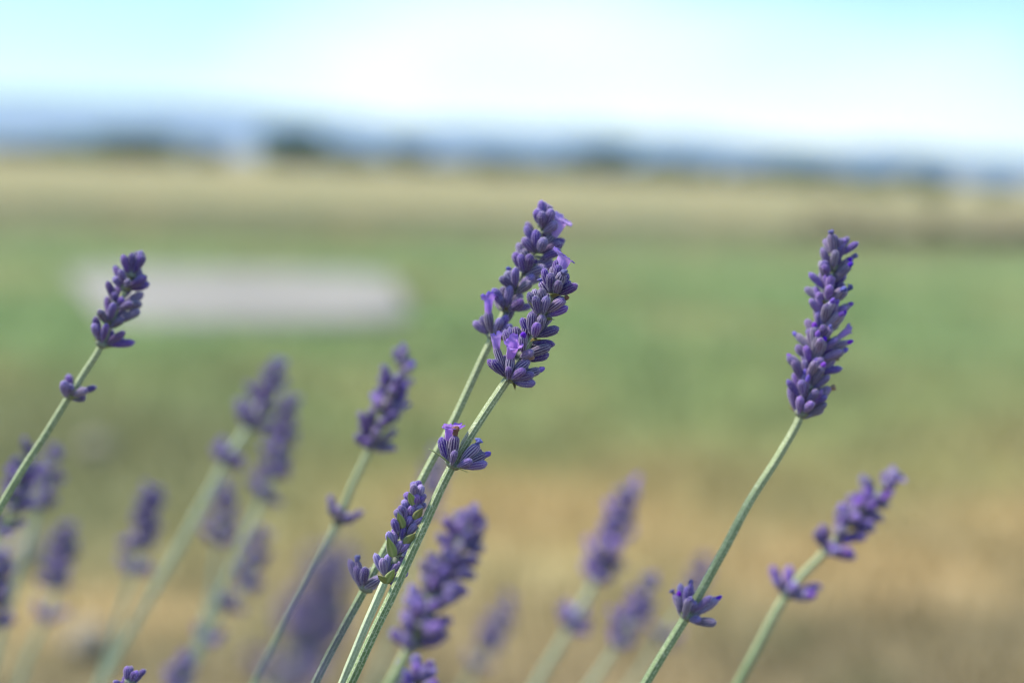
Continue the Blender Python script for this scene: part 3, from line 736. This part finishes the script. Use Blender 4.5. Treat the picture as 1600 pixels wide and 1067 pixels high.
def flower_at(st, bx, by, tx, ty, W=0.0055, me=None, dz=0.0, twist=0.0, front=0.0016):
    q, s = st.near(at(bx, by, st.depth)); d0 = (q - CAM).dot(CF) - front
    b = at(bx, by, d0); t = at(tx, ty, d0 - dz)
    # the flower sits in the nearest calyx
    cal = min((o for o in st.e.children if o.name.startswith('calyx')), key=lambda o: ((o.matrix_basis @ Vector((0, 0, 1))) - b).length)
    mt = cal.matrix_basis; b2 = mt @ Vector((0, 0, 0.84)); t = t + (b2 - b) * 0.8
    o = st.add('corolla', me, orient(b2, t - b2, (t - b2).length, W, twist), cal, mt)
    return o
flower_at(A, 773, 541, 772, 512, 0.0052, CORC[0], 0.001)
flower_at(A, 798, 553, 804, 526, 0.0062, CORS[0], 0.004, 1.0, 0.003)
flower_at(A, 874, 422, 888, 392, 0.0070, CORS[1], 0.0, 2.0, 0.0)
for (px, py), n in (((797, 588), 5), ((814, 557), 5), ((837, 521), 4), ((852, 488), 4), ((866, 456), 4)):
    s = A.near(at(px, py, .4))[1]
    A.whorl(s, n, 0.0064, 0.0025, (25, 60), 'bbbcc', azs=[200 + 140 * i / (n - 1) for i in range(n)], bracts=False)
tip = A.cl[-1]
A.whorl(tip - 0.002, 6, 0.0052, 0.0023, (5, 38), 'bbbc', bracts=False)
A.bract(at(798, 595, .3975), at(808, 609, .396) - at(798, 595, .3975), 0.0032, 'y')
A.bract(at(842, 532, .3975), at(828, 530, .395) - at(842, 532, .3975), 0.0034, 'y')
A.bract(at(841, 493, .397), at(827, 468, .396) - at(841, 493, .397), 0.0052, 'g', W=0.003)
A.bract(at(863, 465, .3975), at(876, 457, .395) - at(863, 465, .3975), 0.0034, 'y')
A.bract(at(856, 500, .3985), at(864, 498, .397) - at(856, 500, .3985), 0.0030, 'g')
A.hand([  # the loose whorl lower down
    ('b', 697, 718, 689, 683, 1), ('c', 702, 720, 700, 683, 1), ('w', 706, 715, 711, 681, 1), ('b', 706, 725, 711, 705, 2, 's'), ('w', 724, 722, 747, 695, 1), ('b', 718, 729, 737, 719, 2, 's'),
    ('v', 727, 729, 760, 710, 1), ('b', 727, 732, 761, 723, 1), ('c', 700, 722, 694, 690, -1), ('c', 722, 726, 752, 703, -1)], W=0.0028)
flower_at(A, 700, 684, 706, 656, 0.0058, CORS[2], 0.001, 0.5)
A.bract(at(708, 731, .399), at(676, 694, .398) - at(708, 731, .399), 0.0088, 't')
A.bract(at(710, 731, .398), at(732, 734, .397) - at(710, 731, .398), 0.0042, 't')
A.receptacle(A.near(at(710, 730, .4))[1], 0.0022, 0.0022)

# behind it
B = Stalk('lavender stalk crossing just behind the sharpest one, its spike reaching highest', 2,
          [(486, 1075, .415), (528, 995, .416), (570, 918, .418), (612, 838, .420), (652, 755, .421), (706, 655, .422), (765, 540, .423), (790, 485, .423), (814, 435, .423), (838, 385, .423), (850, 340, .423)],
          rad=(0.00130, 0.00105), spike_from=(765, 540, .423))
B.hand([('b', 850, 345, 856, 319, 0), ('b', 847, 345, 843, 323, 0), ('b', 846, 352, 837, 329, 1), ('b', 848, 354, 846, 332, 2), ('b', 853, 354, 864, 328, 2), ('b', 852, 362, 870, 349, 1), ('c', 850, 386, 867, 366, 0),
        ('b', 836, 382, 820, 354, 0), ('b', 838, 394, 817, 373, 1), ('b', 841, 392, 837, 359, 2), ('b', 847, 394, 850, 373, 2), ('b', 850, 396, 879, 381, 1), ('b', 852, 392, 882, 374, 0), ('b', 852, 405, 876, 391, 1), ('c', 845, 417, 862, 399, 0),
        ('b', 817, 424, 805, 394, 1), ('b', 820, 425, 814, 398, 2), ('b', 827, 425, 828, 398, 2), ('c', 829, 410, 819, 389, 0), ('b', 832, 428, 868, 410, 0), ('c', 826, 430, 850, 418, 1),
        ('b', 806, 449, 805, 419, 2), ('b', 803, 450, 782, 433, 1), ('b', 812, 448, 836, 431, 1), ('c', 811, 456, 830, 442, 1), ('w', 804, 446, 792, 424, 0),
        ('b', 786, 478, 771, 451, 1), ('b', 791, 479, 797, 446, 2), ('b', 786, 482, 782, 464, 2, 's'), ('c', 795, 478, 815, 458, 0), ('b', 797, 484, 816, 470, 1), ('c', 784, 476, 786, 448, 0),
        ('c', 766, 518, 762, 487, 1), ('b', 763, 521, 740, 502, 0), ('b', 765, 520, 752, 494, 0), ('b', 776, 524, 781, 497, 1), ('b', 778, 522, 793, 494, 1), ('c', 782, 512, 802, 482, 0), ('b', 777, 527, 800, 508, 1)], L=0.0067, W=0.0029)
flower_at(B, 762, 488, 763, 455, 0.0056, CORS[0], 0.0, 0.3)
flower_at(B, 867, 366, 884, 334, 0.0080, CORS[1], 0.0, 1.2)
for (px, py), n in (((770, 528), 4), ((789, 484), 4), ((807, 448), 4), ((822, 418), 4), ((840, 382), 4)):
    s = B.near(at(px, py, .423))[1]
    B.whorl(s, n, 0.0064, 0.0025, (25, 58), 'bbbcc', azs=[200 + 140 * i / (n - 1) for i in range(n)], bk='y')
B.whorl(B.cl[-1] - 0.002, 5, 0.005, 0.0023, (5, 35), 'b', bracts=False)
B.hand([('b', 562, 915, 544, 874, 1), ('b', 563, 914, 555, 884, 1), ('w', 563, 912, 557, 876, 0), ('b', 567, 912, 570, 887, 2), ('c', 570, 916, 593, 903, 1), ('b', 570, 918, 586, 912, -1), ('c', 572, 912, 582, 888, -1)], W=0.0027)
B.receptacle(B.near(at(568, 920, .418))[1], 0.0023, 0.0024)

# young green-bracted one
C = Stalk('young lavender stalk with small tight buds and fresh green bracts', 3,
          [(533, 1075, .404), (560, 1005, .404), (587, 940, .404), (607, 890, .404), (622, 850, .404), (636, 812, .404), (649, 775, .404)], rad=(0.00120, 0.00115), young=True, spike_from=(607, 890, .404), hair=True)
YR = [(646, 775, 646, 757), (655, 776, 658, 760), (640, 782, 636, 770), (650, 788, 650, 774), (656, 789, 659, 775), (634, 794, 631, 781), (632, 815, 631, 792), (641, 806, 642, 790), (650, 801, 657, 789), (624, 812, 621, 796),
      (636, 822, 640, 807), (646, 821, 658, 808), (619, 830, 615, 812), (628, 842, 630, 820), (639, 834, 650, 820), (610, 850, 606, 831), (615, 853, 613, 831), (619, 865, 627, 845), (632, 868, 652, 855), (626, 862, 640, 846), (645, 797, 648, 783), (628, 806, 626, 790)]
C.hand([('y', *r, 1 if i % 3 else 2) for i, r in enumerate(YR)], L=0.0045, W=0.0024, front=0.0018)
C.hand([('y', 597, 895, 585, 864, 1), ('y', 600, 898, 598, 872, 2), ('y', 602, 896, 606, 865, 1), ('y', 607, 900, 624, 877, 1), ('y', 612, 907, 637, 892, 0), ('y', 604, 904, 626, 912, -1)], L=0.005, W=0.0024)
for px, py, n in ((612, 878, 5), (622, 852, 5), (631, 828, 5), (640, 802, 5), (646, 784, 4)):
    C.whorl(C.near(at(px, py, .404))[1], n, 0.0042, 0.0022, (12, 40), 'y', azs=[190 + 160 * i / (n - 1) for i in range(n)], bracts=False, spread=1.3)
C.whorl(C.cl[-1] - 0.001, 5, 0.0036, 0.0020, (3, 25), 'y', bracts=False)
for a_, b_, c_, d_, L_ in ((646, 790, 639, 766, 1), (648, 812, 661, 791, 1), (629, 825, 622, 798, 1), (633, 851, 650, 830, 1), (614, 870, 606, 836, 1), (603, 911, 590, 896, 1), (604, 911, 617, 886, 1)):
    p0 = at(a_, b_, .4000); p1 = at(c_, d_, .3962); C.bract(p0, p1 - p0, (p1 - p0).length * 1.05, 'g', ref=Vector((0, 1, 0.3)), W=(p1 - p0).length * 0.66)

# right-hand one
D = Stalk('tall lavender stalk standing alone before the brown shrubs, with a loose whorl low down', 4,
          [(1004, 1075, .424), (1040, 1014, .424), (1083, 942, .425), (1130, 860, .425), (1182, 768, .426), (1220, 705, .426), (1250, 648, .426), (1266, 585, .426), (1282, 515, .426), (1297, 445, .426), (1309, 385, .426)],
          rad=(0.00135, 0.0011), spike_from=(1250, 648, .426))
DN = 14
for i in range(DN):
    u = i / (DN - 1); sD0 = D.near(at(1250, 648, .426))[1]; sD1 = D.cl[-1] - 0.0035
    D.whorl(sD0 + (sD1 - sD0) * u ** 0.95, round(12 - 3.5 * u), 0.0084 - 0.0018 * u, 0.0026 - 0.0002 * u, (20, 64) if i < DN - 2 else (10, 50), 'bbbbbbccvvw', bk='y' if i < 11 else 'g', az0=55 * i + 20, bracts=i % 3 == 0)
D.whorl(D.cl[-1] - 0.0015, 5, 0.0050, 0.0023, (4, 30), 'bbv', bracts=False)
P_, a_ = D.at_s(D.near(at(1279, 545, .426))[1]); e1, e2 = D.frame(a_)
D.piece('p', P_ + e1 * 0.0015, (e1 * 0.62 + a_ * 0.75).normalized(), 0.0062, 0.0025)
D.whorl(D.near(at(1078, 968, .425))[1], 22, 0.0086, 0.0025, (22, 64), 'bbbccccwwv', bk='g')

# left-hand one
E = Stalk('lavender stalk with its spike in front of the pale slab', 5,
          [(-60, 890, .432), (-10, 810, .432), (40, 726, .432), (75, 672, .432), (110, 618, .432), (135, 578, .432), (158, 543, .432), (182, 490, .432), (200, 450, .432), (212, 420, .432)], rad=(0.00125, 0.0010), spike_from=(158, 543, .432))
for i, (px, py, n, f) in enumerate([(160, 540, 9, 1), (175, 508, 8, .95), (187, 480, 8, .9), (198, 452, 8, .85), (207, 432, 7, .8)]):
    E.whorl(E.near(at(px, py, .432))[1], n + 1, 0.0080 * f, 0.0026, (30, 64) if i < 4 else (8, 45), 'bbbbbbcc', bk='g', az0=80 * i)
E.whorl(E.cl[-1] - 0.001, 4, 0.0045, 0.0022, (4, 30), 'b', bracts=False)
E.whorl(E.near(at(110, 620, .432))[1], 9, 0.0076, 0.0027, (36, 76), 'bbbbc', bk='g', az0=10)

def quick(label, seed, d, stem, base, tipp, nw, low=(), L=0.0066, W=0.0026, n=9, kinds='bbbbbbccv', rad=(0.00145, 0.00115), el=(30, 70), group=None, bk='y', lown=8):
    mt = None
    if d > 0.55: L *= 1.10; W *= 1.05; mt = M_STEMY; rad = (rad[0] * 0.95, rad[1] * 0.95)
    if d > 0.44:
        d1 = 0.4 + (d - 0.4) * 1.45; q = (d1 / d) ** 0.8; L *= q; W *= q; rad = (rad[0] * q, rad[1] * q); d = d1
    nodes = [(x, y, d) for x, y in stem] + [(base[0], base[1], d)]
    nodes += [(base[0] + (tipp[0] - base[0]) * u, base[1] + (tipp[1] - base[1]) * u, d) for u in (0.35, 0.7, 0.94)]
    st = Stalk(label, seed, nodes, rad=rad, spike_from=(base[0], base[1], d), group=group, mat=mt)
    L *= 1.2; st.spike((base[0], base[1], d), nw, kinds, L, W * 1.08, n, bk=bk, el=el)
    for px, py in low: st.whorl(st.near(at(px, py, d))[1], lown, L * 1.05, W * 1.05, (36, 76), kinds, bk=bk)
    return st
Fs = quick('lavender stalk left of the crossing pair, one bright violet bloom on its spike', 6, .475, [(394, 1080), (455, 960), (515, 842), (546, 770)], (577, 700), (634, 546), 6, [(527, 818)], L=0.0070, n=11, el=(34, 76))
P_, a_ = Fs.at_s(Fs.near(at(592, 640, Fs.depth))[1]); e1, e2 = Fs.frame(a_)
Fs.piece('f', P_ + e2 * 0.002 - e1 * .001, (e2 * 0.75 - e1 * 0.35 + a_ * 0.5).normalized(), 0.005, 0.0026)
quick('deep purple blurred lavender spike low beside the young green-bracted stalk', 7, .322, [(600, 1085)], (640, 1010), (752, 792), 9, L=0.0058, W=0.0024, n=12, kinds='bbbbbbc', bk='g', el=(34, 74))
H = quick('short leaning lavender stalk with a bright violet tip over the tan ground', 8, .478, [(1148, 1080), (1190, 1000), (1222, 942), (1255, 900)], (1292, 862), (1400, 738), 6, [(1230, 930)], L=0.0074, W=0.0031, n=11, el=(34, 76))
P_, a_ = H.at_s(H.cl[-1]); e1, e2 = H.frame(a_); H.piece('f', P_ - a_ * 0.004, (a_ + e2 * 0.4).normalized(), 0.004, 0.0028)
P_, a_ = H.at_s(H.near(at(1325, 800, H.depth))[1]); H.piece('p', P_ - e1 * .001 + e2 * .001, (a_ * .7 - e1 * 0.5 + e2 * .4).normalized(), 0.005, 0.0028)
quick('blurred lavender stalk with a broad pale stem and lilac tip beside the lone tall stalk', 9, .60, [(822, 1090), (870, 1010), (905, 950)], (930, 908), (992, 752), 7, [(893, 985)], n=11, kinds='bbbbbbcp', rad=(0.0018, 0.0015), L=0.0072, W=0.003, lown=11)
quick('blurred short lavender spike leaning against its broad-stemmed neighbour', 10, .59, [(905, 1095), (935, 1050)], (962, 1010), (1022, 898), 5, n=9, L=0.0068, W=0.0029)
quick('very blurred small lavender spike half hidden behind the lone tall stem', 11, .72, [(972, 1095), (1005, 1045), (1030, 1000)], (1068, 945), (1106, 868), 4, [(1030, 1000)], L=0.0068, W=0.0029)
quick('faint pale lavender spike between the deep purple spike and the broad-stemmed one', 12, .72, [(705, 1110), (728, 1070), (742, 1045)], (758, 1015), (797, 930), 5, [(742, 1045)], L=0.0068, W=0.0029, kinds='ccccbw')
quick('top of a low purple lavender spike directly below the deep purple one', 13, .345, [(620, 1150)], (640, 1110), (664, 1036), 4, L=0.0062)
quick('blurred lavender stalk with a long wide pale stem and a pointed spike', 14, .575, [(150, 1085), (215, 965), (275, 862), (330, 765), (352, 722)], (388, 668), (440, 562), 5, [(350, 722)], rad=(0.0018, 0.0015), L=0.0070, W=0.003)
quick('blurred lavender stalk tucked behind the pointed spike, its own tip level with that one\'s base', 15, .60, [(275, 1085), (330, 950), (380, 840), (405, 785)], (425, 745), (452, 618), 5, [(410, 780)], rad=(0.0017, 0.0014), L=0.0066, W=0.003)
quick('stubby blurred lavender spike between two wide pale stems', 16, .63, [(290, 1085), (315, 980), (330, 905)], (340, 848), (360, 758), 4, L=0.0070, W=0.003)
quick('blurred lavender stalk with two loose whorls under a slim spike', 17, .62, [(285, 1085), (320, 1000), (350, 950)], (383, 918), (411, 826), 4, [(350, 952), (322, 1000)], L=0.0066, W=0.003)
quick('blurred slim lavender spike left of the long wide pale stem', 18, .62, [(150, 1085), (180, 985), (205, 898)], (215, 858), (243, 758), 5, [(208, 893)], L=0.0068, W=0.003)
quick('blurred grey-violet lavender spike above the pale stones', 19, .64, [(22, 1085), (48, 1010), (70, 965)], (86, 918), (105, 818), 5, [(68, 968)], L=0.0068, W=0.003)
quick('soft-focus lavender spike crossed by the stem of the stalk before the slab', 20, .50, [(-60, 960), (-20, 880), (5, 832)], (22, 798), (48, 694), 5, [(4, 830)], L=0.0054, W=0.0025)
quick('blurred lavender spike just right of the crossed one', 21, .57, [(10, 960), (35, 880)], (60, 795), (88, 700), 4, L=0.0056, W=0.003)
quick('outermost blurred lavender spike, beyond the grey-violet one seen from the wide pale stem', 22, .55, [(-70, 1110), (-40, 1040), (-22, 985)], (-14, 950), (4, 865), 4, [(-20, 975)], L=0.0068, W=0.003)
quick('largest and softest lavender spike, a purple blur over the lower crossing stem', 23, .215, [(360, 1200), (410, 1110)], (440, 1075), (535, 862), 6, L=0.0054, W=0.0023, n=7, kinds='bbbbccc')
quick('blurred lavender spike seen between the two crossing stems', 24, .66, [(575, 1090), (620, 960), (645, 860)], (660, 805), (692, 700), 4, L=0.0070, W=0.003)
quick('bud tops of a short lavender stalk poking up beside the wide pale stem', 25, .415, [(140, 1220)], (165, 1150), (208, 1046), 6, L=0.0052, W=0.0024, kinds='b')
quick('blurred greenish lavender tip low between the wide pale stems', 26, .60, [(240, 1150), (262, 1100)], (275, 1075), (292, 1022), 3, L=0.0066, W=0.003, bk='g')

# ------------------------------------------------------------------ the lavender bush below (foliage the stalks rise from)
k = leafy('lavender_leaves', (0.15, 0.20, 0.11), 0.35)
bushes = [(-0.05, 0.45, 0.42, 0.40), (-0.48, 0.62, 0.38, 0.36), (0.34, 0.52, 0.30, 0.34)]
blab = ['grey-green lavender bush under the sharpest stalks', 'grey-green lavender bush under the most blurred stalks', 'grey-green lavender bush under the lone tall stalk']
for q, (bx, by, br, bh) in enumerate(bushes):
    rr = random.Random(400 + q); V, F = [], []
    for _ in range(7500):
        th = rr.random() * 6.283; u = rr.random() ** 0.5; z = bh * math.sqrt(max(0, 1 - (u * 0.98) ** 2.4)) * (rr.uniform(0.72, 1.0) if rr.random() < 0.7 else rr.uniform(0.15, 0.8))
        p = Vector((u * br * math.cos(th), u * br * math.sin(th), max(0.015, z)))
        d = Vector((p.x * 1.2 + rr.gauss(0, .1), p.y * 1.2 + rr.gauss(0, .1), 0.35 + rr.random() * .3)).normalized(); sd = d.cross(Vector((rr.gauss(0, 1), rr.gauss(0, 1), rr.gauss(0, 1)))).normalized()
        L = rr.uniform(0.025, 0.05); w_ = 0.0018; i = len(V)
        V += [p - sd * w_ * .5, p + sd * w_ * .5, p + d * L * .55 + sd * w_, p + d * L, p + d * L * .55 - sd * w_]
        F.append((i, i + 1, i + 2, i + 3, i + 4))
    pm = Matrix.Translation((bx, by, 0)); e = bpy.data.objects.new('lavender_bush', None); COL.objects.link(e); e.matrix_basis = pm
    o = obj('foliage', mesh('foliage', V, F, k, smooth=False), pm, e, pm); o['kind'] = 'stuff'
    parts = []
    for _ in range(40):
        th = rr.random() * 6.283; u = rr.random() * 0.8
        ex, ey = u * br * math.cos(th), u * br * math.sin(th); ez = bh * math.sqrt(1 - u * u) * 0.9
        parts.append(tube([(ex * .1, ey * .1, -0.02), (ex * .5, ey * .5, ez * .45), (ex, ey, ez)], [0.006, 0.004, 0.0015], 6))
    obj('branches', mesh('branches', *join(parts), M_BARK), pm, e, pm)
    tag(e, blab[q], 'lavender bush')

# ------------------------------------------------------------------ haze
def box(x0, x1, y0, y1, z0, z1):
    return [(x, y, z) for z in (z0, z1) for y in (y0, y1) for x in (x0, x1)], [(0, 2, 3, 1), (4, 5, 7, 6), (0, 1, 5, 4), (2, 6, 7, 3), (0, 4, 6, 2), (1, 3, 7, 5)]
km = bpy.data.materials.new('haze'); km.use_nodes = True; t_ = km.node_tree; t_.nodes.clear()
ou = t_.nodes.new('ShaderNodeOutputMaterial'); pv = t_.nodes.new('ShaderNodeVolumePrincipled')
pv.inputs['Color'].default_value = (0.34, 0.52, 1.0, 1); pv.inputs['Absorption Color'].default_value = (1, 1, 1, 1); pv.inputs['Density'].default_value = 0.00030; pv.inputs['Anisotropy'].default_value = 0.0
t_.links.new(pv.outputs[0], ou.inputs['Volume'])
hv_, hf_ = box(-6200, 6200, -400, 6000, -2.0, 300)
tag(obj('haze', mesh('haze', hv_, hf_, km, smooth=False)), 'pale blue haze over the far hills', None, None, 'stuff')
